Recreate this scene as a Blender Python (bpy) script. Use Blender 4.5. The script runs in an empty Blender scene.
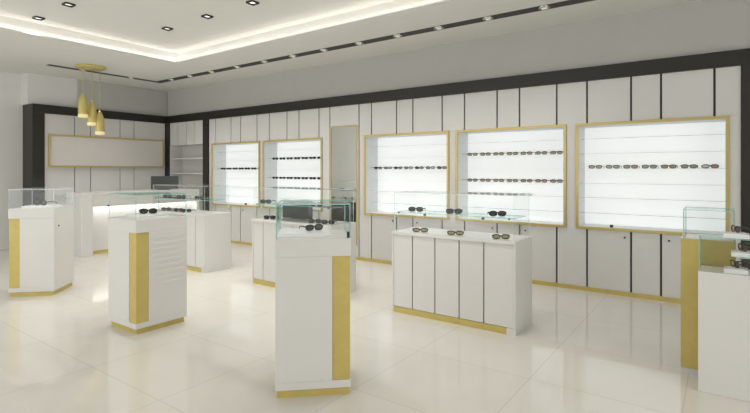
import bpy, bmesh, math, random
from mathutils import Vector, Matrix
random.seed(4)
C = bpy.context.scene
PI = math.pi

# ------------------------------------------------------------ camera, world, exposure
WORLD, FRONT, SIDE = 0.56, 134.0, 94.0
SPOT_W, SPOT_R, TRACK_W = 74.0, 50.0, 34.0
COVE, LITBACK, NICHE = 5.5, .44, 11.5
FOCAL = 484.0
cam_d = bpy.data.cameras.new('camera')
cam_d.sensor_fit = 'HORIZONTAL'; cam_d.sensor_width = 36.0
cam_d.lens = 36.0 * FOCAL / 750.0
cam_d.shift_y = -(206.5 - 171.0) / 750.0
cam_d.clip_start = 0.05
cam = bpy.data.objects.new('camera', cam_d)
C.collection.objects.link(cam)
cam.location = (0, 0, 1.5)
cam.rotation_euler = (PI / 2, 0, math.radians(35.638))
C.camera = cam

w = bpy.data.worlds.new('daylight'); C.world = w; w.use_nodes = True
bg = w.node_tree.nodes['Background']
bg.inputs[0].default_value = (0.98, 0.99, 1.0, 1); bg.inputs[1].default_value = WORLD

vs = C.view_settings
vs.view_transform = 'Standard'; vs.look = 'None'; vs.gamma = 1.0
vs.use_curve_mapping = False; vs.exposure = 0.0

def area(name, loc, rot, sx, sy, power, col=(1, .97, .92)):
    l = bpy.data.lights.new(name, 'AREA'); l.shape = 'RECTANGLE'; l.size = sx; l.size_y = sy
    l.energy = power; l.color = col
    o = bpy.data.objects.new(name, l); C.collection.objects.link(o)
    o.location = loc; o.rotation_euler = rot
    return o
# added fill light across the unseen front, behind and left of the viewer
area('front_fill', (-6.6, -2.95, 1.65), (math.radians(90), 0, 0), 8.8, 3.2, FRONT, (1, .99, .955))
area('side_fill', (2.9, 1.5, 1.7), (0, math.radians(90), 0), 3.0, 6.0, SIDE, (1, .99, .965))  # second added fill, just inside the solid side wall; no window there

# ------------------------------------------------------------ materials
def pmat(name, col, rough=.5, metal=0.0, spec=.5, coat=0.0, noise=0.0, scale=8, emit=None, es=0, bump=0):
    m = bpy.data.materials.new(name); m.use_nodes = True
    nt = m.node_tree; b = nt.nodes['Principled BSDF']
    b.inputs['Base Color'].default_value = (*col, 1)
    b.inputs['Roughness'].default_value = rough
    b.inputs['Metallic'].default_value = metal
    b.inputs['Specular IOR Level'].default_value = spec
    b.inputs['Coat Weight'].default_value = coat
    b.inputs['Coat Roughness'].default_value = .08
    if emit:
        b.inputs['Emission Color'].default_value = (*emit, 1); b.inputs['Emission Strength'].default_value = es
    if noise or bump:
        tc = nt.nodes.new('ShaderNodeTexCoord'); n = nt.nodes.new('ShaderNodeTexNoise')
        n.inputs['Scale'].default_value = scale; n.inputs['Detail'].default_value = 4
        nt.links.new(tc.outputs['Object'], n.inputs['Vector'])
        if noise:
            r = nt.nodes.new('ShaderNodeValToRGB')
            r.color_ramp.elements[0].position = .3; r.color_ramp.elements[1].position = .7
            r.color_ramp.elements[0].color = (*[c * (1 - noise) for c in col], 1)
            r.color_ramp.elements[1].color = (*[min(1, c * (1 + noise)) for c in col], 1)
            nt.links.new(n.outputs['Fac'], r.inputs['Fac']); nt.links.new(r.outputs['Color'], b.inputs['Base Color'])
        if bump:
            bp = nt.nodes.new('ShaderNodeBump'); bp.inputs['Strength'].default_value = bump
            bp.inputs['Distance'].default_value = .002
            nt.links.new(n.outputs['Fac'], bp.inputs['Height']); nt.links.new(bp.outputs['Normal'], b.inputs['Normal'])
    return m

M = {}
M['laminate'] = pmat('white_laminate', (.74, .73, .71), .32, coat=.25, noise=.01, scale=3)
M['panel'] = pmat('wall_panel_white', (.70, .69, .675), .38, noise=.012, scale=2)
M['plaster'] = pmat('wall_plaster_grey', (.50, .50, .475), .85, noise=.015, scale=5, bump=.1)
M['plaster_light'] = pmat('wall_plaster_light', (.74, .745, .725), .8, noise=.015, scale=5, bump=.1)
M['ceiling'] = pmat('ceiling_paint', (.76, .75, .715), .9, noise=.01, scale=4)
M['black'] = pmat('black_fascia', (.017, .016, .012), .4, noise=.05, scale=6)
M['seam'] = pmat('dark_seam', (.05, .048, .044), .5)
M['slot'] = pmat('dark_track_channel', (.045, .042, .036), .55)
M['gold'] = pmat('brushed_gold', (.60, .485, .15), .4, metal=.15, noise=.05, scale=14)
M['gold_frame'] = pmat('satin_gold_frame', (.60, .48, .19), .35, metal=.35)
M['lightbox'] = pmat('lit_backing', (.8, .82, .84), .6, emit=(.91, .945, .93), es=LITBACK)
M['boxside'] = pmat('display_inner_side', (.74, .77, .78), .5)
M['sign'] = pmat('white_sign_face', (.74, .71, .68), .3, noise=.01)
M['glow'] = pmat('led_strip', (1, 1, 1), .5, emit=(1, .97, .90), es=COVE)
M['nicheglow'] = pmat('led_niche_strip', (1, 1, 1), .5, emit=(1, .99, .96), es=NICHE)
M['bulb'] = pmat('lamp_face', (1, 1, 1), .5, emit=(1, .97, .9), es=1.1)
M['bulb_dim'] = pmat('soft_lamp_face', (.8, .8, .78), .4, emit=(1, .98, .94), es=.30)
M['chrome'] = pmat('brushed_nickel', (.62, .61, .58), .25, metal=1)
M['white_plastic'] = pmat('white_tray', (.86, .87, .87), .3, coat=.3)
M['screen'] = pmat('dark_screen', (.06, .065, .065), .3, coat=.2)
M['monitor_case'] = pmat('dark_grey_plastic', (.07, .075, .075), .4)
M['dark_frame'] = pmat('black_acetate', (.018, .017, .016), .25, coat=.4)
M['dark_lens'] = pmat('smoke_lens', (.02, .022, .022), .15, coat=.2)
M['tort_frame'] = pmat('tortoiseshell_acetate', (.12, .055, .025), .3, coat=.3, noise=.4, scale=60)
M['rimless'] = pmat('grey_metal_wire', (.30, .31, .32), .3, metal=.6)
M['amber_lens'] = pmat('amber_lens', (.38, .31, .16), .15, coat=.5)
M['green_lens'] = pmat('grey_green_lens', (.30, .34, .25), .15, coat=.5)
M['rose_lens'] = pmat('orange_brown_lens', (.46, .27, .17), .15, coat=.5)
M['clear_lens'] = pmat('pale_clear_lens', (.62, .65, .66), .1, coat=.5)
M['knob'] = pmat('dark_knob', (.04, .04, .04), .35, metal=.5)
M['mirror'] = pmat('mirror_silver', (.60, .60, .57), .03, metal=1)
M['pendant'] = pmat('pendant_gold', (.66, .55, .20), .32, metal=.3)
M['pendant_band'] = pmat('pale_gold_glass', (.80, .72, .42), .3, emit=(1, .85, .45), es=.35)
M['rail'] = pmat('acrylic_rail', (.78, .83, .84), .15, coat=.4)

def glass_mat():
    m = bpy.data.materials.new('clear_glass'); m.use_nodes = True; nt = m.node_tree
    nt.nodes.clear()
    o = nt.nodes.new('ShaderNodeOutputMaterial'); mx = nt.nodes.new('ShaderNodeMixShader')
    t = nt.nodes.new('ShaderNodeBsdfTransparent'); g = nt.nodes.new('ShaderNodeBsdfGlossy')
    t.inputs[0].default_value = (.992, .998, .995, 1); g.inputs['Roughness'].default_value = .01
    lw = nt.nodes.new('ShaderNodeLayerWeight')
    pw = nt.nodes.new('ShaderNodeMath'); pw.operation = 'POWER'; pw.inputs[1].default_value = 5
    ml = nt.nodes.new('ShaderNodeMath'); ml.operation = 'MULTIPLY_ADD'; ml.inputs[1].default_value = .5; ml.inputs[2].default_value = .02
    nt.links.new(lw.outputs['Facing'], pw.inputs[0]); nt.links.new(pw.outputs[0], ml.inputs[0])
    nt.links.new(ml.outputs[0], mx.inputs[0]); nt.links.new(t.outputs[0], mx.inputs[1])
    nt.links.new(g.outputs[0], mx.inputs[2]); nt.links.new(mx.outputs[0], o.inputs[0])
    return m
M['glass'] = glass_mat()
def edge_mat(name, col):
    m = bpy.data.materials.new(name); m.use_nodes = True; nt = m.node_tree
    b = nt.nodes['Principled BSDF']; b.inputs['Base Color'].default_value = (*col, 1)
    b.inputs['Roughness'].default_value = .15; b.inputs['Coat Weight'].default_value = .6
    b.inputs['Transmission Weight'].default_value = .35
    return m
M['edge'] = edge_mat('green_glass_edge', (.40, .86, .76))
M['edge_pale'] = edge_mat('pale_glass_edge', (.84, .90, .90))

def floor_mat():
    m = bpy.data.materials.new('polished_cream_tile'); m.use_nodes = True; nt = m.node_tree
    b = nt.nodes['Principled BSDF']
    tc = nt.nodes.new('ShaderNodeTexCoord'); mp = nt.nodes.new('ShaderNodeMapping')
    mp.inputs['Location'].default_value = (.2 , -1.75, 0)
    nt.links.new(tc.outputs['Object'], mp.inputs[0])
    br = nt.nodes.new('ShaderNodeTexBrick')
    br.offset = 0; br.squash = 1
    br.inputs['Scale'].default_value = 1.0
    br.inputs['Brick Width'].default_value = .93; br.inputs['Row Height'].default_value = .87
    br.inputs['Mortar Size'].default_value = .0035; br.inputs['Mortar Smooth'].default_value = .3
    br.inputs['Color1'].default_value = (.72, .70, .645, 1); br.inputs['Color2'].default_value = (.70, .68, .625, 1)
    br.inputs['Mortar'].default_value = (.57, .55, .50, 1)
    nt.links.new(mp.outputs[0], br.inputs['Vector'])
    n = nt.nodes.new('ShaderNodeTexNoise'); n.inputs['Scale'].default_value = 1.3; n.inputs['Detail'].default_value = 8
    n.inputs['Distortion'].default_value = 1.2
    nt.links.new(tc.outputs['Object'], n.inputs['Vector'])
    r = nt.nodes.new('ShaderNodeValToRGB')
    r.color_ramp.elements[0].position = .35; r.color_ramp.elements[1].position = .65
    r.color_ramp.elements[0].color = (.965, .96, .95, 1); r.color_ramp.elements[1].color = (1, 1, 1, 1)
    nt.links.new(n.outputs['Fac'], r.inputs['Fac'])
    mx = nt.nodes.new('ShaderNodeMix'); mx.data_type = 'RGBA'; mx.blend_type = 'MULTIPLY'
    mx.inputs['Factor'].default_value = 1
    nt.links.new(br.outputs['Color'], mx.inputs[6]); nt.links.new(r.outputs['Color'], mx.inputs[7])
    nt.links.new(mx.outputs[2], b.inputs['Base Color'])
    b.inputs['Roughness'].default_value = .07; b.inputs['Specular IOR Level'].default_value = .55
    return m
M['floor'] = floor_mat()

# ------------------------------------------------------------ mesh helpers
class MB:
    """collects boxes and other solids, links them as one mesh object"""
    def __init__(s): s.bm = bmesh.new()
    def box(s, x0, x1, y0, y1, z0, z1, mi=0):
        if x0 > x1: x0, x1 = x1, x0
        if y0 > y1: y0, y1 = y1, y0
        v = [s.bm.verts.new(p) for p in ((x0,y0,z0),(x1,y0,z0),(x1,y1,z0),(x0,y1,z0),(x0,y0,z1),(x1,y0,z1),(x1,y1,z1),(x0,y1,z1))]
        for f in ((3,2,1,0),(4,5,6,7),(0,1,5,4),(1,2,6,5),(2,3,7,6),(3,0,4,7)):
            s.bm.faces.new([v[i] for i in f]).material_index = mi
        return s
    def pane(s, x0, x1, y0, y1, z0, z1, e=1):
        """glass pane: the two large faces material 0, the four edges material e"""
        n0 = len(s.bm.faces); s.box(x0, x1, y0, y1, z0, z1, 0)
        d = (abs(x1-x0), abs(y1-y0), abs(z1-z0)); ax = d.index(min(d))
        s.bm.faces.ensure_lookup_table()
        for f in s.bm.faces[n0:]:
            f.normal_update()
            if abs(f.normal[ax]) < .5: f.material_index = e
        return s
    def prism(s, poly, z0, z1, mi=0):
        a = [s.bm.verts.new((x, y, z0)) for x, y in poly]; b = [s.bm.verts.new((x, y, z1)) for x, y in poly]
        n = len(poly)
        s.bm.faces.new(a[::-1]).material_index = mi; s.bm.faces.new(b).material_index = mi
        for i in range(n): s.bm.faces.new((a[i], a[(i+1) % n], b[(i+1) % n], b[i])).material_index = mi
        return s
    def cyl(s, p0, p1, r0, r1=None, n=16, mi=0):
        r1 = r0 if r1 is None else r1
        p0 = Vector(p0); p1 = Vector(p1); d = (p1-p0).normalized()
        u = d.orthogonal().normalized(); v = d.cross(u)
        A = [s.bm.verts.new(p0 + (u*math.cos(2*PI*i/n) + v*math.sin(2*PI*i/n))*r0) for i in range(n)]
        B = [s.bm.verts.new(p1 + (u*math.cos(2*PI*i/n) + v*math.sin(2*PI*i/n))*r1) for i in range(n)]
        s.bm.faces.new(A[::-1]).material_index = mi; s.bm.faces.new(B).material_index = mi
        for i in range(n):
            f = s.bm.faces.new((A[i], A[(i+1) % n], B[(i+1) % n], B[i])); f.smooth = True; f.material_index = mi
        return s
    def lathe(s, prof, c=(0,0,0), n=28, mi=0):
        rings = []
        for r, z in prof:
            if r < 1e-5: rings.append([s.bm.verts.new((c[0], c[1], c[2]+z))])
            else: rings.append([s.bm.verts.new((c[0]+r*math.cos(2*PI*i/n), c[1]+r*math.sin(2*PI*i/n), c[2]+z)) for i in range(n)])
        for a, b in zip(rings, rings[1:]):
            for i in range(n):
                j = (i+1) % n
                if len(a) == 1 and len(b) == 1: break
                if len(a) == 1: vs_ = (a[0], b[j], b[i])
                elif len(b) == 1: vs_ = (a[i], a[j], b[0])
                else: vs_ = (a[i], a[j], b[j], b[i])
                f = s.bm.faces.new(vs_); f.smooth = True; f.material_index = mi
        return s
    def tube(s, pts, r, n=8, closed=False, mi=0, rz=None):
        pts = [Vector(p) for p in pts]; N = len(pts); rings = []
        for i, p in enumerate(pts):
            a = pts[i-1] if (i or closed) else p; b = pts[(i+1) % N] if (i < N-1 or closed) else p
            d = (b-a).normalized(); up = Vector((0, 1, 0)) if abs(d.y) < .9 else Vector((0, 0, 1))
            u = d.cross(up).normalized(); v = d.cross(u).normalized()
            rings.append([s.bm.verts.new(p + u*math.cos(2*PI*k/n)*r + v*math.sin(2*PI*k/n)*(rz or r)) for k in range(n)])
        for i in range(N if closed else N-1):
            A = rings[i]; B = rings[(i+1) % N]
            for k in range(n):
                f = s.bm.faces.new((A[k], A[(k+1) % n], B[(k+1) % n], B[k])); f.smooth = True; f.material_index = mi
        if not closed:
            s.bm.faces.new(rings[0][::-1]).material_index = mi; s.bm.faces.new(rings[-1]).material_index = mi
        return s
    def build(s, name, mats, parent=None, bevel=0):
        bmesh.ops.recalc_face_normals(s.bm, faces=s.bm.faces)
        me = bpy.data.meshes.new(name); s.bm.to_mesh(me); s.bm.free()
        for m in (mats if isinstance(mats, (list, tuple)) else [mats]): me.materials.append(M[m])
        o = bpy.data.objects.new(name, me); C.collection.objects.link(o)
        if parent: o.parent = parent
        if bevel:
            b = o.modifiers.new('bevel', 'BEVEL'); b.width = bevel; b.segments = 2; b.limit_method = 'ANGLE'
        return o

def tag(o, label, cat, group=None):
    o['label'] = label; o['category'] = cat
    if group: o['group'] = group
    return o
def empty(name, loc, label, cat, rz=0, group=None):
    o = bpy.data.objects.new(name, None); C.collection.objects.link(o)
    o.location = loc; o.rotation_euler = (0, 0, rz); o.empty_display_size = .1
    return tag(o, label, cat, group)
def struct(o): o['kind'] = 'structure'; return o
def copy_tree(o, parent=None):
    c = o.copy(); C.collection.objects.link(c); c.parent = parent
    for ch in list(o.children): copy_tree(ch, c)
    return c

# ------------------------------------------------------------ setting
YW = 6.47      # front plane of the long fitted wall
XB = -10.75    # front plane of the fitted wall at the left
HC = 3.40      # lower ceiling
HU = 3.60      # raised ceiling
struct(MB().box(-12.2, 3, -3, 7.1, -.1, 0).build('floor', 'floor'))
# lower ceiling: four slabs round the raised field, as one mesh, with the dark light channel let into it
OX0, OX1, OY0, OY1 = -7.8, 1.6, .2, 4.87
c = MB()
TX, TY = (-9.90, -9.72), (5.63, 5.82)
c.box(-12.2, TX[0], -3, 7.1, HC, HC+.02)
c.box(TX[0], TX[1], -3, 3.62, HC, HC+.02)
c.box(TX[0], 3, TY[1], 7.1, HC, HC+.02)
c.box(TX[1], OX0, -3, TY[0], HC, HC+.02)
c.box(OX0, 3, OY1, TY[0], HC, HC+.02)
c.box(OX0, 3, -3, OY0, HC, HC+.02)
c.box(OX1, 3, OY0, OY1, HC, HC+.02)
struct(c.build('ceiling', 'ceiling'))
c = MB()
c.box(TX[0], TX[1], 3.62, TY[1], HC+.004, HC+.02).box(TX[1], 3, TY[0], TY[1], HC+.004, HC+.02)
struct(c.build('trim_1', 'slot'))
# raised field with its cove
q = .12
ce = MB().box(OX0-q-.03, OX1+q+.03, OY0-q-.03, OY1+q+.03, HU, HU+.08)
ce.box(OX0-q-.02, OX0-q, OY0-q, OY1+q, HC+.02, HU).box(OX1+q, OX1+q+.02, OY0-q, OY1+q, HC+.02, HU)
ce.box(OX0-q, OX1+q, OY0-q-.02, OY0-q, HC+.02, HU).box(OX0-q, OX1+q, OY1+q, OY1+q+.02, HC+.02, HU)
struct(ce.build('ceiling_raised', 'ceiling'))
g = .07
st = MB().box(OX0-g-.03, OX0-g, OY0-g, OY1+g, HC+.02, HC+.03).box(OX1+g, OX1+g+.03, OY0-g, OY1+g, HC+.02, HC+.03)
st.box(OX0-g, OX1+g, OY1+g, OY1+g+.03, HC+.02, HC+.03).box(OX0-g, OX1+g, OY0-g-.03, OY0-g, HC+.02, HC+.03)
tag(st.build('cove_light_strip', 'glow'), 'warm white strip of light hidden round the raised ceiling', 'light strip')

# long wall: backing, plain upper wall, panels with dark gaps
ZB0, ZB1 = 2.625, 2.795
wr = MB().box(-11.3, 3, 6.92, 7.0, 0, HC)                                # backing
wr.box(XB-.02, 3, YW+.04, 6.92, ZB1, HC)                                  # plain wall above the fascia
struct(wr.build('wall_right', 'plaster'))
DISP = [(-8.98, -7.44), (-7.35, -5.79), (-4.855, -3.285), (-3.175, -1.62), (-1.505, .065)]
DZ0, DZ1 = .775, 2.098
GAPS = [(-8.869, -8.347, -8.041, -7.536), (-7.172, -6.689, -6.375, -5.877), (-4.712, -4.218, -3.915, -3.405),
        (-3.041, -2.548, -2.231, -1.742), (-1.374, -.882, -.573, -.067)]    # dark gaps between boards, per display
MIR = (-5.60, -5.01)
gaps = [-9.095]
cl = MB(); sm = MB()
GW = .022
def clad(x0, x1, z0, z1):
    """one cladding board between two gaps"""
    cl.box(x0+GW/2, x1-GW/2, YW, YW+.03, z0, z1)
edges = []
for g_ in GAPS: edges += list(g_)
edges = [-9.098] + edges + [-5.62, -4.972, .176]
edges = sorted(edges)
for x0, x1 in zip(edges, edges[1:]):
    # cut boards by displays and the mirror
    spans = [(x0, x1)]
    mid = (x0+x1)/2
    ins = [d for d in DISP if d[0]-.001 < mid < d[1]+.001 or (x0 < d[0] < x1) or (x0 < d[1] < x1)]
    if MIR[0]-.05 < mid < MIR[1]+.05:
        clad(x0, x1, 2.28, ZB0); clad(x0, x1, .05, .247); cl.box(MIR[1]+.002, x1-GW/2, YW, YW+.03, .247, 2.28); cl.box(x0+.002, MIR[0]-.002, YW, YW+.03, .247, 2.28); continue
    full = [d for d in ins if d[0] < x0 and x1 < d[1]]
    clad(x0, x1, DZ1, ZB0)
    if not full: clad(x0, x1, .05, DZ0)
    if not full:
        # pieces beside displays
        cuts = [(max(x0, d[0]), min(x1, d[1])) for d in ins]
        cur = x0+GW/2
        for c0, c1 in sorted(cuts):
            if c0 > cur+.005: cl.box(cur, c0, YW, YW+.03, DZ0, DZ1)
            cur = max(cur, c1)
        if x1-GW/2 > cur+.005: cl.box(cur, x1-GW/2, YW, YW+.03, DZ0, DZ1)
struct(cl.build('wall_right_panels', 'panel', bevel=.003))
# dark carcass seen in the gaps, with openings left for the displays
sm.box(-9.10, .17, YW+.03, YW+.05, DZ1-.01, ZB0)
ex = [-9.10] + [v for d in DISP for v in d] + [.17]
cx_ = [-9.10] + [v for g_ in GAPS for v in (g_[0], g_[3])] + [.17]
for i in range(0, len(cx_), 2): sm.box(cx_[i], cx_[i+1], YW+.03, YW+.05, 0, DZ0)
for i in range(0, len(ex), 2): sm.box(ex[i], ex[i+1], YW+.03, YW+.05, DZ0, DZ1)
struct(sm.build('wall_right_backing', 'seam'))
# corner bay with open shelves between the two black uprights
cb = MB()
bx0, bx1 = -10.60, -9.28
for i in range(4):
    a = bx0 + (bx1-bx0)*i/4; b = bx0 + (bx1-bx0)*(i+1)/4
    cb.box(a+.008, b-.008, YW, YW+.03, 2.10, ZB0)
cb.box(bx0, bx1, YW+.03, 6.9, 2.10, 2.14).box(bx0, bx1, 6.78, 6.82, 0, 2.14)
cb.box(bx0, bx0+.03, YW, 6.78, 0, 2.10).box(bx1-.03, bx1, YW, 6.78, 0, 2.10)
struct(cb.build('wall_right_bay', 'panel'))
struct(MB().box(bx0+.03, bx1-.03, YW+.032, YW+.04, 2.10, ZB0).build('trim_2', 'seam'))
# black fascia and uprights
fr = MB()
fr.box(XB-.0, .45, YW-.03, YW+.04, ZB0, ZB1)
fr.box(-10.79, -10.60, YW-.03, YW+.05, 0, ZB0).box(-9.28, -9.10, YW-.03, YW+.05, 0, ZB0).box(.172, .45, YW-.03, YW+.05, 0, ZB0)
struct(fr.build('trim_3', 'black', bevel=.003))
# gold baseboard
struct(MB().box(-9.10, .172, YW-.012, YW+.03, 0, .05).build('baseboard_right', 'gold'))
# left fitted wall
YL0 = 3.706
lb = MB().box(XB, XB+.03, YL0, YW-.03, ZB0, ZB1).box(XB, XB+.03, YL0, 3.915, 0, ZB0)
lb.box(XB-.45, XB, YL0, YL0+.04, 0, ZB1).box(XB-.45, XB, YL0+.04, YW, ZB1-.03, ZB1)
struct(lb.build('trim_4', 'black', bevel=.003))
pb = MB(); ye = [3.92, 4.766, 5.378, 5.689, 6.40]
ye = [3.915, 4.46, 4.766, 5.378, 5.689, 6.44]
for a, b in zip(ye, ye[1:]): pb.box(XB-.02, XB+.005, a+.007, b-.007, 0, ZB0)
struct(pb.build('wall_left_panels', 'panel', bevel=.003))
struct(MB().box(XB-.05, XB-.02, 3.75, 6.44, 0, ZB0).build('wall_left_backing', 'seam'))
wl = MB().box(XB-.45, XB-.05, 4.56, 7.0, ZB1, HC)
struct(wl.build('wall_left', 'plaster'))
struct(MB().box(-11.2, -10.87, 3.68, 4.56, ZB1, HC).build('wall_left_recess', 'plaster_light'))
struct(MB().box(-12.2, -11.2, -3, 7.0, 0, HC).build('wall_left_end', 'plaster_light'))

struct(MB().box(-2.1, 3.1, -3.1, -3.0, 0, HC).build('wall_front', 'plaster_light'))

struct(MB().box(3, 3.1, -3.1, 7.1, 0, HC).build('wall_side', 'plaster_light'))

# ------------------------------------------------------------ ceiling fittings
def downlight(x, y, label):
    t = empty('recessed_downlight', (x, y, HU), label, 'ceiling light', 0, 'square downlights in the raised ceiling')
    s_ = .050; e = .008
    f = MB().box(-s_-e, s_+e, -s_-e, -s_, -.022, 0).box(-s_-e, s_+e, s_, s_+e, -.022, 0)
    f.box(-s_-e, -s_, -s_, s_, -.022, 0).box(s_, s_+e, -s_, s_, -.022, 0)
    f.build('frame', 'black', t)
    MB().box(-s_, s_, -s_, s_, -.004, 0).build('baffle', 'laminate', t)
    MB().lathe([(.0, -.008), (.036, -.008), (.042, -.004), (.0, -.004)]).build('lamp', 'bulb', t)
    l = bpy.data.lights.new('downlight_beam', 'SPOT'); l.energy = SPOT_W; l.color = (1, .975, .93)
    l.spot_size = math.radians(130); l.spot_blend = 1; l.shadow_soft_size = .12
    o = bpy.data.objects.new('downlight_beam', l); C.collection.objects.link(o); o.location = (x, y, HU-.04)
    return t
DL = [(-7.60, 2.70, 'small square ceiling downlight nearest the left edge of the picture'),
      (-6.67, 2.70, 'square ceiling downlight second from left, at the top edge of the picture'),
      (-6.62, 4.00, 'square ceiling downlight nearest the lit cove corner, middle row'),
      (-5.66, 4.00, 'square ceiling downlight right of the one by the cove corner'),
      (-4.74, 4.00, 'rightmost square ceiling downlight, cut by the top edge of the picture')]
for a in DL: downlight(*a)
for x in (-3.75, -2.8, -1.85):   # further lamps of the same rows, just above the picture
    l = bpy.data.lights.new('downlight_beam', 'SPOT'); l.energy = SPOT_R; l.color = (1, .975, .93)
    l.spot_size = math.radians(130); l.spot_blend = 1; l.shadow_soft_size = .12
    o = bpy.data.objects.new('downlight_beam', l); C.collection.objects.link(o); o.location = (x, 3.2, HU-.04)

ORD = ['first', 'second', 'third', 'fourth', 'fifth', 'sixth', 'seventh', 'eighth', 'ninth', 'tenth', 'eleventh', 'twelfth', 'thirteenth', 'fourteenth']
def make_spot():
    t = empty('recessed_spotlight', (0, 0, 0), '', 'ceiling light')
    MB().lathe([(.045, .005), (.045, -.012), (.062, -.012), (.068, -.004), (.068, .03), (.045, .03)]).build('ring', 'chrome', t)
    MB().lathe([(0, -.004), (.03, -.006), (.045, .004), (.045, .012), (0, .012)]).build('lamp', 'bulb_dim', t)
    return t
sp0 = None
XS = [-9.30, -8.66, -7.96, -7.20, -6.46, -5.77, -5.09, -4.39, -3.71, -3.06, -2.37, -1.68]
spots = [(-9.78, 4.20, 'round spotlight in the short dark ceiling channel beside the pendant canopy'),
         (-9.78, 5.12, 'round spotlight in the short dark ceiling channel near its corner')]
for i, x in enumerate(XS):
    spots.append((x, 5.72, f'round spotlight in the long dark ceiling channel, {ORD[i]} from the corner'))
for i, (x, y, lab) in enumerate(spots):
    if sp0 is None: sp0 = make_spot(); o = sp0
    else: o = copy_tree(sp0)
    o.location = (x, y, HC); o['label'] = lab; o['category'] = 'ceiling light'; o['group'] = 'round spotlights in the dark ceiling channel'
    l = bpy.data.lights.new('spot_beam', 'SPOT'); l.energy = TRACK_W; l.color = (1, .97, .92)
    l.spot_size = math.radians(95); l.spot_blend = 1; l.shadow_soft_size = .06
    q = bpy.data.objects.new('spot_beam', l); C.collection.objects.link(q); q.location = (x, y, HC-.03)

# pendant lamp
t = empty('pendant_lamp', (-9.35, 4.15, HC), 'gold pendant lamp with round canopy and three bullet shades', 'pendant lamp')
MB().lathe([(0, 0), (.24, 0), (.25, -.006), (.25, -.025), (.24, -.033), (0, -.033)], n=48).build('canopy', 'pendant', t)
for (dx, dy, zb, zt) in ((.02, -.14, 2.46, 2.91), (-.03, .035, 2.33, 2.79), (.02, .15, 2.17, 2.615)):
    MB().cyl((dx, dy, zt-.03-HC), (dx, dy, -.03), .006, n=8).build('cord', 'pendant', t)
    h = zt-zb; r = .078
    s_ = MB().lathe([(r, .13*h), (r, .5*h), (r*.93, .62*h), (r*.75, .76*h), (r*.45, .89*h), (.012, h), (0, h)], (dx, dy, zb-HC)).build('lamp_shade', 'pendant', t)
    MB().lathe([(0, 0), (r*.9, 0), (r*1.02, .02*h), (r*1.02, .11*h), (r*.96, .13*h), (0, .13*h)], (dx, dy, zb-HC)).build('glass_band', 'pendant_band', s_)

# ------------------------------------------------------------ eyewear
def ellipse(cx, cz, a, b, n=18, sq=.75, y=0):
    out = []
    for i in range(n):
        t_ = 2*PI*i/n; c_, s_ = math.cos(t_), math.sin(t_)
        out.append((cx + a*math.copysign(abs(c_)**sq, c_), y, cz + b*math.copysign(abs(s_)**sq, s_)))
    return out
def make_glasses(fmat, l1, l2, r=.0035, hh=.021, folded=False, ww=.027, name='eyeglasses', opn=True):
    """origin at the lowest point of the front; front faces -y, temples run back along +y"""
    t = bpy.data.objects.new(name, None); C.collection.objects.link(t); t.empty_display_size = .05
    f = MB(); cz = hh + r
    for s_ in (-1, 1): f.tube(ellipse(s_*(ww+.008), cz, ww, hh), r, 6, closed=True)
    f.tube([(-.010, 0, cz+.006), (0, -.002, cz+.010), (.010, 0, cz+.006)], r, 6)
    for s_ in (-1, 1): f.box(s_*(2*ww+.008), s_*(2*ww+.008+.008), -.002, .005, cz+.004, cz+.013)
    f.build('front_frame', fmat, t)
    for s_, lm in ((-1, l1), (1, l2)):
        b = MB(); e = ellipse(s_*(ww+.008), cz, ww-.001, hh-.001)
        v = [b.bm.verts.new((p[0], -.001, p[2])) for p in e]; u = [b.bm.verts.new((p[0], .001, p[2])) for p in e]
        b.bm.faces.new(v); b.bm.faces.new(u[::-1])
        for i in range(len(v)): b.bm.faces.new((v[i], v[(i+1) % len(v)], u[(i+1) % len(v)], u[i]))
        b.build('lens', lm, t)
    for s_ in (-1, 1):
        x = s_*(2*ww+.008+.005); b = MB()
        if folded: b.tube([(x, .004, cz+.008), (x*.5, .010+.004*s_, cz+.006), (-x*.7, .012+.004*s_, cz-.004)], r*.8, 6)
        else: b.tube([(x, .003, cz+.008), (x, .095, cz+.008), (x*.97, .115, cz+.002), (x*.95, .135, cz-.016)], r*.8, 6)
        b.build('temple', fmat, t)
    return t
def place_g(proto, used, loc, rz, label, group, rx=0, sc=1):
    o = proto if not used[0] else copy_tree(proto)
    used[0] = True
    o.location = loc; o.rotation_euler = (rx, 0, rz); o.scale = (sc, sc, sc)
    o['label'] = label; o['category'] = 'eyeglasses'; o['group'] = group
    return o

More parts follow.
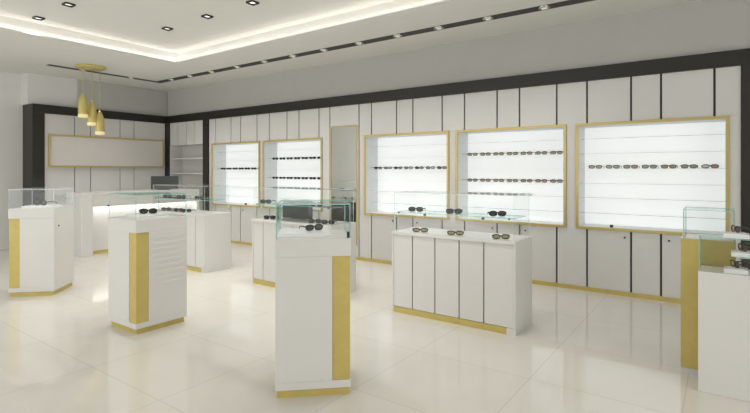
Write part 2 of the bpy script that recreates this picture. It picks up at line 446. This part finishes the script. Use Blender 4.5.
# ------------------------------------------------------------ wall displays and the cabinets below them
DNAME = ['leftmost', 'second', 'middle', 'fourth', 'rightmost']
RAILS = (1.91, 1.722, 1.530, 1.345, 1.165, .97)
YG = 6.60
for di, (a, b) in enumerate(DISP):
    lab = [
        'gold framed lit eyewear wall display farthest left, beside the black upright',
        'gold framed lit eyewear wall display left of the tall mirror',
        'gold framed lit eyewear wall display right of the tall mirror',
        'gold framed lit eyewear wall display behind the near end of the long counter',
        'gold framed lit eyewear wall display farthest right, showing one row of sunglasses'][di]
    t = empty('eyewear_display', (a, YW, DZ0), lab, 'display case', 0, 'lit eyewear displays in the long wall')
    W = b-a; H = DZ1-DZ0; F = .034
    MB().box(0, W, -.022, .0, 0, F).box(0, W, -.022, .0, H-F, H).box(0, F, -.022, .0, F, H-F).box(W-F, W, -.022, .0, F, H-F).build('frame', 'gold_frame', t, bevel=.003)
    D = .36
    MB().box(F-.012, F, 0, D, F, H-F).box(W-F, W-F+.012, 0, D, F, H-F).box(F, W-F, 0, D, F-.012, F).box(F, W-F, 0, D, H-F, H-F+.012).build('case', 'boxside', t)
    MB().box(F, W-F, D-.02, D, F, H-F).build('lit_back', 'lightbox', t)
    for z in RAILS:
        MB().pane(F, W-F, .10, .16, z-DZ0-.005, z-DZ0).build('shelf', ['glass', 'edge_pale'], t)
    for z in ((1.53,), (1.722, 1.345), (1.53,), (1.722, 1.345), ())[di]:
        MB().box(F, W-F, .117, .122, z-DZ0+.026, z-DZ0+.031).build('rail', 'dark_frame', t)
    kx = (1.06, .74, 1.13, .40, .40)[di]
    MB().box(kx-.010, kx+.024, .02, .045, F, F+.034).build('lock', 'knob', t)
    # lower cabinet
    e = GAPS[di]
    t = empty('base_cabinet', (e[0], YW, .05), [
        'white three door base cabinet under the farthest left lit display',
        'white three door base cabinet under the lit display left of the mirror',
        'white three door base cabinet under the lit display right of the mirror',
        'white three door base cabinet under the fourth lit display from the left',
        'white three door base cabinet under the farthest right lit display'][di], 'cabinet', 0, 'base cabinets under the lit displays')
    MB().box(.003, e[3]-e[0]-.003, .032, .40, 0, DZ0-.05).build('body', 'seam', t)
    for k in range(3):
        x0 = e[k]-e[0]+GW/2; x1 = e[k+1]-e[0]-GW/2
        d = MB().box(x0, x1, 0, .03, 0, DZ0-.05).build('door', 'panel', t, bevel=.003)
        kxx = {0: x1-.055, 1: x1-.05 if di in () else x0+.32*0+(x1-x0)-.06, 2: x0+.07}[k]
        if k == 0 or k == 2:
            MB().cyl((kxx, 0, .65), (kxx, -.014, .65), .011, n=12).build('knob', 'knob', d)

G_T = 'tortoiseshell sunglasses in the lit wall displays'
G_D = 'dark eyeglasses in the lit wall displays'
def row(di, z, proto, used, kind, rowname, group, n=7, vary=None):
    a, b = DISP[di]
    wall = ['the farthest left lit display', 'the lit display left of the mirror', 'the lit display right of the mirror',
            'the fourth lit display', 'the farthest right lit display'][di]
    for k in range(n):
        p, u = (proto, used) if vary is None else vary[k % len(vary)]
        place_g(p, u, (a+(.185 if di == 2 else .203)+.199*k, YG, z), random.uniform(-.03, .03),
                f'{kind}, {ORD[k]} from left, {rowname}{wall}', group)
V = [(make_glasses('tort_frame', x, y, .005, .0185, ww=.034), [False]) for x, y in
     (('amber_lens', 'amber_lens'), ('green_lens', 'green_lens'), ('green_lens', 'rose_lens'), ('clear_lens', 'rose_lens'))]
A0, A1, A2, A3 = V
row(4, 1.530, None, None, 'tortoiseshell sunglasses', 'only row of ', G_T, vary=[A0, A1, A2, A1, A0, A1, A3])
row(3, 1.722, None, None, 'tortoiseshell sunglasses', 'top row of ', G_T, vary=[A0, A2, A1, A0, A2, A1, A2])
row(3, 1.345, None, None, 'tortoiseshell sunglasses', 'second row of ', G_T, vary=[A1, A0, A2, A1, A0, A2, A1])
B0 = (make_glasses('dark_frame', 'dark_lens', 'green_lens', .005, .017, ww=.035), [False])
B1 = (make_glasses('dark_frame', 'green_lens', 'clear_lens', .005, .017, ww=.035), [False])
row(2, 1.530, None, None, 'dark framed eyeglasses', 'only row of ', G_D, vary=[B0, B1])
B2 = (make_glasses('dark_frame', 'dark_lens', 'dark_lens', .0055, .017, ww=.036), [False])
row(1, 1.722, *B2, 'black eyeglasses', 'top row of ', G_D)
row(1, 1.345, *B2, 'black eyeglasses', 'second row of ', G_D)
row(0, 1.530, *B2, 'black eyeglasses', 'only row of ', G_D)
R0 = (make_glasses('rimless', 'clear_lens', 'clear_lens', .0028, .012, ww=.033), [False])
row(1, 1.165, *R0, 'thin wire eyeglasses', 'third row of ', 'thin wire eyeglasses in the lit wall displays')
row(3, 1.165, *R0, 'thin wire eyeglasses', 'third row of ', 'thin wire eyeglasses in the lit wall displays', n=5)

# tall mirror
t = empty('wall_mirror', (MIR[0], YW, .25), 'tall wall mirror with a thin gold frame between two lit displays', 'mirror')
W = MIR[1]-MIR[0]; H = 2.275-.25; F = .016
MB().box(0, W, -.012, .006, 0, F).box(0, W, -.012, .006, H-F, H).box(0, F, -.012, .006, F, H-F).box(W-F, W, -.012, .006, F, H-F).build('frame', 'gold_frame', t)
MB().box(F, W-F, -.002, .006, F, H-F).build('glass', 'mirror', t)
# shelves in the corner bay
for z, lb_ in ((1.80, 'upper white shelf in the corner bay'), (1.46, 'lower white shelf in the corner bay')):
    tag(MB().box(bx0+.03, bx1-.03, YW+.03, 6.78, z-.03, z).build('bay_shelf', 'laminate', bevel=.003), lb_, 'shelf', 'white shelves in the corner bay')
# blank sign board on the left wall
t = empty('sign_board', (XB+.005, 3.98, 1.58), 'long blank white sign board with a gold frame on the left wall', 'sign')
L = 2.40; H = .645; F = .032
MB().box(0, .045, 0, L, 0, F).box(0, .045, 0, L, H-F, H).box(0, .045, 0, F, F, H-F).box(0, .045, L-F, L, F, H-F).build('frame', 'gold_frame', t, bevel=.003)
MB().box(0, .025, F, L-F, F, H-F).build('board', 'sign', t)

# ------------------------------------------------------------ reception desk
RX = -9.05; RY0, RY1 = 3.865, 6.20
t = empty('reception_desk', (RX, RY0, 0), 'long white reception desk with a lit niche in front of the left wall', 'reception desk')
L = RY1-RY0; D = .62
MB().box(-D, 0, 0, .19, 0, 1.075).build('side_panel', 'laminate', t, bevel=.004)
MB().box(-D, 0, L-.06, L, 0, 1.075).build('side_panel', 'laminate', t, bevel=.004)
MB().box(-D, 0, 0, L, 1.075, 1.11).build('worktop', 'laminate', t, bevel=.004)
MB().box(-.05, -.02, .19, L-.06, .86, 1.075).build('upper_panel', 'laminate', t)
MB().box(-.20, -.17, .19, L-.06, .06, .86).build('front_panel', 'laminate', t)
MB().box(-.205, -.165, .19, L-.06, 0, .06).build('plinth', 'gold', t)
MB().box(-.10, -.055, .2, L-.08, .90, .91).build('light_strip', 'nicheglow', t)

def monitor(loc, rz, w_, h_, label, stand=.05):
    t = empty('computer_monitor', loc, label, 'monitor', rz)
    MB().box(-w_/2, w_/2, -.018, .018, stand, stand+h_).build('casing', 'monitor_case', t, bevel=.006)
    MB().box(-w_/2+.012, w_/2-.012, -.020, -.018, stand+.014, stand+h_-.012).build('screen', 'screen', t)
    MB().box(-.03, .03, .018, .04, .01, stand+h_*.5).build('stand', 'monitor_case', t, bevel=.003)
    MB().box(-.10, .10, -.03, .12, 0, .012).build('foot', 'monitor_case', t, bevel=.003)
    return t
monitor((-9.42, 5.64, 1.11), math.radians(90), .60, .27, 'wide dark computer monitor on the reception desk', .015)

# ------------------------------------------------------------ glass topped counters
def glass_case(parent, x0, x1, y0, y1, z0, z1, th=.008, edge='edge'):
    c_ = MB()
    c_.pane(x0, x1, y0, y0+th, z0, z1-th); c_.pane(x0, x1, y1-th, y1, z0, z1-th)
    c_.pane(x0, x0+th, y0+th, y1-th, z0, z1-th); c_.pane(x1-th, x1, y0+th, y1-th, z0, z1-th)
    c_.pane(x0, x1, y0, y1, z1-th, z1)
    return c_.build('glass_case', ['glass', edge], parent)

def counter(x0, x1, label, seams):
    y0 = 4.31; D = .47
    t = empty('display_counter', (x0, y0, 0), label, 'display counter', 0, 'long white display counters with glass tops')
    W = x1-x0
    MB().box(0, .02, 0, D, 0, .825).build('side_panel', 'laminate', t, bevel=.003)
    MB().box(W-.02, W, 0, D, 0, .825).box(W-.085, W-.0201, .004, .03, 0, .062).build('side_panel', 'laminate', t)
    MB().box(0, W, -.01, D, .825, .86).build('worktop', 'laminate', t, bevel=.003)
    MB().box(.02, W-.02, .026, D-.01, .06, .825).build('body', 'seam', t)
    MB().box(.02, W-.085, .004, .03, 0, .06).build('plinth', 'gold', t)
    e = [.016] + [s_-x0 for s_ in seams] + [W-.016]
    for a, b in zip(e, e[1:]):
        MB().box(a+.006, b-.006, .006, .026, .064, .822).build('door', 'laminate', t, bevel=.002)
    gc = glass_case(t, .02, W-.02, .015, D-.02, .86, 1.275, .004, 'edge_pale')
    return t, W
def case_shelf(t, W, y0=.05, y1=.38):
    MB().pane(.03, W-.03, y0, y1, 1.057, 1.065).build('glass_shelf', ['glass', 'edge'], t)
    for x in (.12, W/2, W-.12):
        for y in (y0+.03, y1-.03): pass
def sunpair(): pass
tD, wD = counter(-2.868, -1.522, 'near long white display counter with five panels and glass top', [-2.617, -2.353, -2.086, -1.831])
case_shelf(tD, wD)
tG, wG = counter(-5.12, -3.72, 'middle white display counter half hidden by the front corner pedestal', [-4.906, -4.64, -4.37, -4.10])
case_shelf(tG, wG, .05, .24)
tH, wH = counter(-7.59, -6.165, 'far white display counter standing in front of the reception desk', [-7.28, -7.0, -6.70, -6.399])
case_shelf(tH, wH)
for tt, W in ((tD, wD), (tG, wG), (tH, wH)):
    for x in (.02+.05, W-.07):
        MB().cyl((x, .021, 1.057), (x, .036, 1.057), .008, n=10).build('shelf_clip', 'knob', tt)

S0 = (make_glasses('dark_frame', 'dark_lens', 'dark_lens', .006, .021, ww=.034), [False])
S1 = (make_glasses('dark_frame', 'rose_lens', 'dark_lens', .006, .024, ww=.031), [False])
S2 = (make_glasses('dark_frame', 'amber_lens', 'amber_lens', .005, .018, ww=.034, folded=True), [False])
GC = 'glasses in the long glass topped counters'
names = {'D': 'the near long counter', 'G': 'the middle counter', 'H': 'the far counter by the reception desk'}
pos3 = ('leftmost', 'centre', 'rightmost')
for key, x0 in (('D', -2.868), ('G', -5.12), ('H', -7.59)):
    sh = {'D': (-2.66, -2.21, -1.75), 'G': (-4.97, -4.53, -4.06), 'H': (-7.38, -6.98, -6.50)}[key]
    lo = {'D': (-2.565, -2.16, -1.69), 'G': (-4.86, -4.05, -3.84), 'H': (-7.30, -6.95, -6.74)}[key]
    for k in range(3):
        ys = 4.46 if key != 'G' else 4.42
        place_g(*S0, (sh[k], ys, 1.065), .42+.08*(k-1), f'{pos3[k]} black sunglasses on the glass shelf of {names[key]}', GC)
        pr = S2 if key == 'D' else S0
        nm = 'amber tinted' if key == 'D' else 'dark'
        place_g(*pr, (lo[k], 4.39, .86), .50, f'{pos3[k]} {nm} sunglasses on the worktop of {names[key]}', GC)
monitor((-4.62, 4.66, .86), 0, .53, .245, 'dark flat monitor standing on the middle counter behind glass', .004)

# ------------------------------------------------------------ square pedestals with a gold corner
def kiosk(loc, rz, w_, d_, side, label, nw=.14, nd=.04, hb=1.05, hg=1.28, highlight_ribs=False, edge='edge', inset=.012):
    """local: front faces -y, origin at the footprint's centre; the gold corner notch is on the front at side"""
    t = empty('display_pedestal', (*loc, 0), label, 'display pedestal', rz, 'square white pedestals with glass cases')
    x, y = w_/2, d_/2
    MB().box(-x+inset, x-inset, -y+inset, y-inset, 0, .05).build('plinth', 'gold', t)
    b = MB().box(-x, x, -y, y, .05, .10).box(-x, x, -y, y, .93, hb)
    if side > 0: poly = [(-x, -y), (x-nw, -y), (x-nw, -y+nd+.02), (x, -y+nd+.02), (x, y), (-x, y)]
    else: poly = [(x, y), (-x, y), (-x, -y+nd+.02), (-x+nw, -y+nd+.02), (-x+nw, -y), (x, -y)]
    b.prism(poly, .10, .93)
    b.build('body', 'laminate', t, bevel=.003)
    gx0, gx1 = (x-nw, x-.006) if side > 0 else (-x+.006, -x+nw)
    MB().box(gx0, gx1, -y+.008, -y+nd+.02, .10, .93).build('corner_strip', 'gold', t, bevel=.004)
    if highlight_ribs:  # raised ribs shaped after faint highlight lines on the front face
        s_ = MB()
        for i in range(9):
            z = .88-.055*i; s_.box(-x+nw+.01, x-.02, -y-.004, -y, z-.022, z)
        s_.build('highlight_ribs', 'laminate', t)
    glass_case(t, -x+.004, x-.004, -y+.004, y-.004, hb, hg, .006, edge)
    return t
r45 = math.radians(45)
r42 = math.radians(42.5)
kC = kiosk((-2.377, 2.556), math.radians(43.5), .50, .50, 1, 'front centre white pedestal with glass case and gold strip on its right corner', nw=.125)
kB = kiosk((-4.598, 2.575), math.radians(90), .52, .51, -1, 'white pedestal left of centre with a gold strip down its near corner', nw=.125, nd=.10, highlight_ribs=True, inset=.02)
kA = kiosk((-6.915, 2.50), r45, .50, .53, -1, 'white pedestal farthest left with a gold strip down its left edge', nw=.125, edge='edge_pale')

MB().box(.222, .238, -.262, -.25, 1.052, 1.095).build('lock', 'knob', kC)
MB().cyl((-.262, .235, 1.165), (-.275, .235, 1.165), .009, n=12).build('lock', 'knob', kB)
MB().cyl((.25, -.155, .83), (.26, -.155, .83), .009, n=12).build('lock', 'knob', kA)
def tray(loc, rz, w_, d_, h_, label, name='display_tray'):
    o = MB().box(-w_/2, w_/2, -d_/2, d_/2, 0, h_).box(-w_/2+.02, w_/2-.02, -d_/2+.02, d_/2-.02, h_, h_+.006).build(name, 'white_plastic', bevel=.006)
    o.location = loc; o.rotation_euler = (0, 0, rz)
    return tag(o, label, 'tray', 'white trays in the pedestal cases')
GK = 'glasses in the pedestal cases'
T = .018
tray((-2.42, 2.51, 1.05), math.radians(43.5), .36, .36, T, 'white tray under the dark sunglasses in the front centre pedestal case')
place_g(*S0, (-2.37, 2.56, 1.05+T+.006), math.radians(68), 'dark sunglasses lying turned on a tray in the front centre pedestal case', GK, sc=.85)
tray((-4.70, 2.62, 1.05), math.radians(90), .32, .26, T, 'white tray under the black sunglasses in the pedestal left of centre')
place_g(*S0, (-4.64, 2.60, 1.05+T+.006), math.radians(60), 'black sunglasses on a tray in the pedestal case left of centre', GK)
tray((-6.93, 2.50, 1.05), r45, .34, .26, T, 'white tray under the black glasses in the farthest left pedestal')
place_g(*S0, (-6.90, 2.47, 1.05+T+.006), math.radians(25), 'black glasses on a tray in the farthest left pedestal case', GK, sc=1.15)

# right: gold fronted pedestal and low white one before it
t = empty('display_pedestal', (-.085, 4.25, 0), 'gold fronted pedestal with glass case standing behind the low white one', 'display pedestal')
MB().box(-.165, .165, .01, .36, 0, .05).build('plinth', 'laminate', t)
MB().box(-.165, .165, .012, .36, .05, 1.0).build('body', 'laminate', t, bevel=.003)
MB().box(-.165, .165, 0, .012, .045, 1.0).build('front_panel', 'gold', t)
glass_case(t, -.15, .16, .004, .356, 1.0, 1.215, .005)
t = empty('display_pedestal', (.117, 3.965, 0), 'low white pedestal with glass case at the right edge of the picture', 'display pedestal')
MB().box(-.25, .25, 0, .27, 0, .818).build('body', 'laminate', t, bevel=.003)
glass_case(t, -.245, .245, .004, .266, .818, 1.053, .005)
MB().pane(-.02, .235, .02, .25, .925, .932).build('glass_shelf', ['glass', 'edge'], t)
GE = 'sunglasses in the low white pedestal'
for z, nm, xx, yy in ((1.053, 'on top of', .078, 4.05), (.932, 'on the middle shelf of', .115, 4.05), (.818, 'on the floor of', .075, 4.05)):
    tray((xx, yy, z), 0, .14 if z > 1 else .13, .12, .03, f'small white stand {nm} the glass case at the right edge')
    place_g(*S1, (xx-.005, yy-.01, z+.036), math.radians(-70), f'brown sunglasses {nm} the low glass case at the right edge', GE, sc=.8)
# protos that were never placed
for p, u in (S0, S1, S2, B0, B1, B2, R0, A0, A1, A2, A3):
    if not u[0]:
        for ch in list(p.children): bpy.data.objects.remove(ch)
        bpy.data.objects.remove(p)
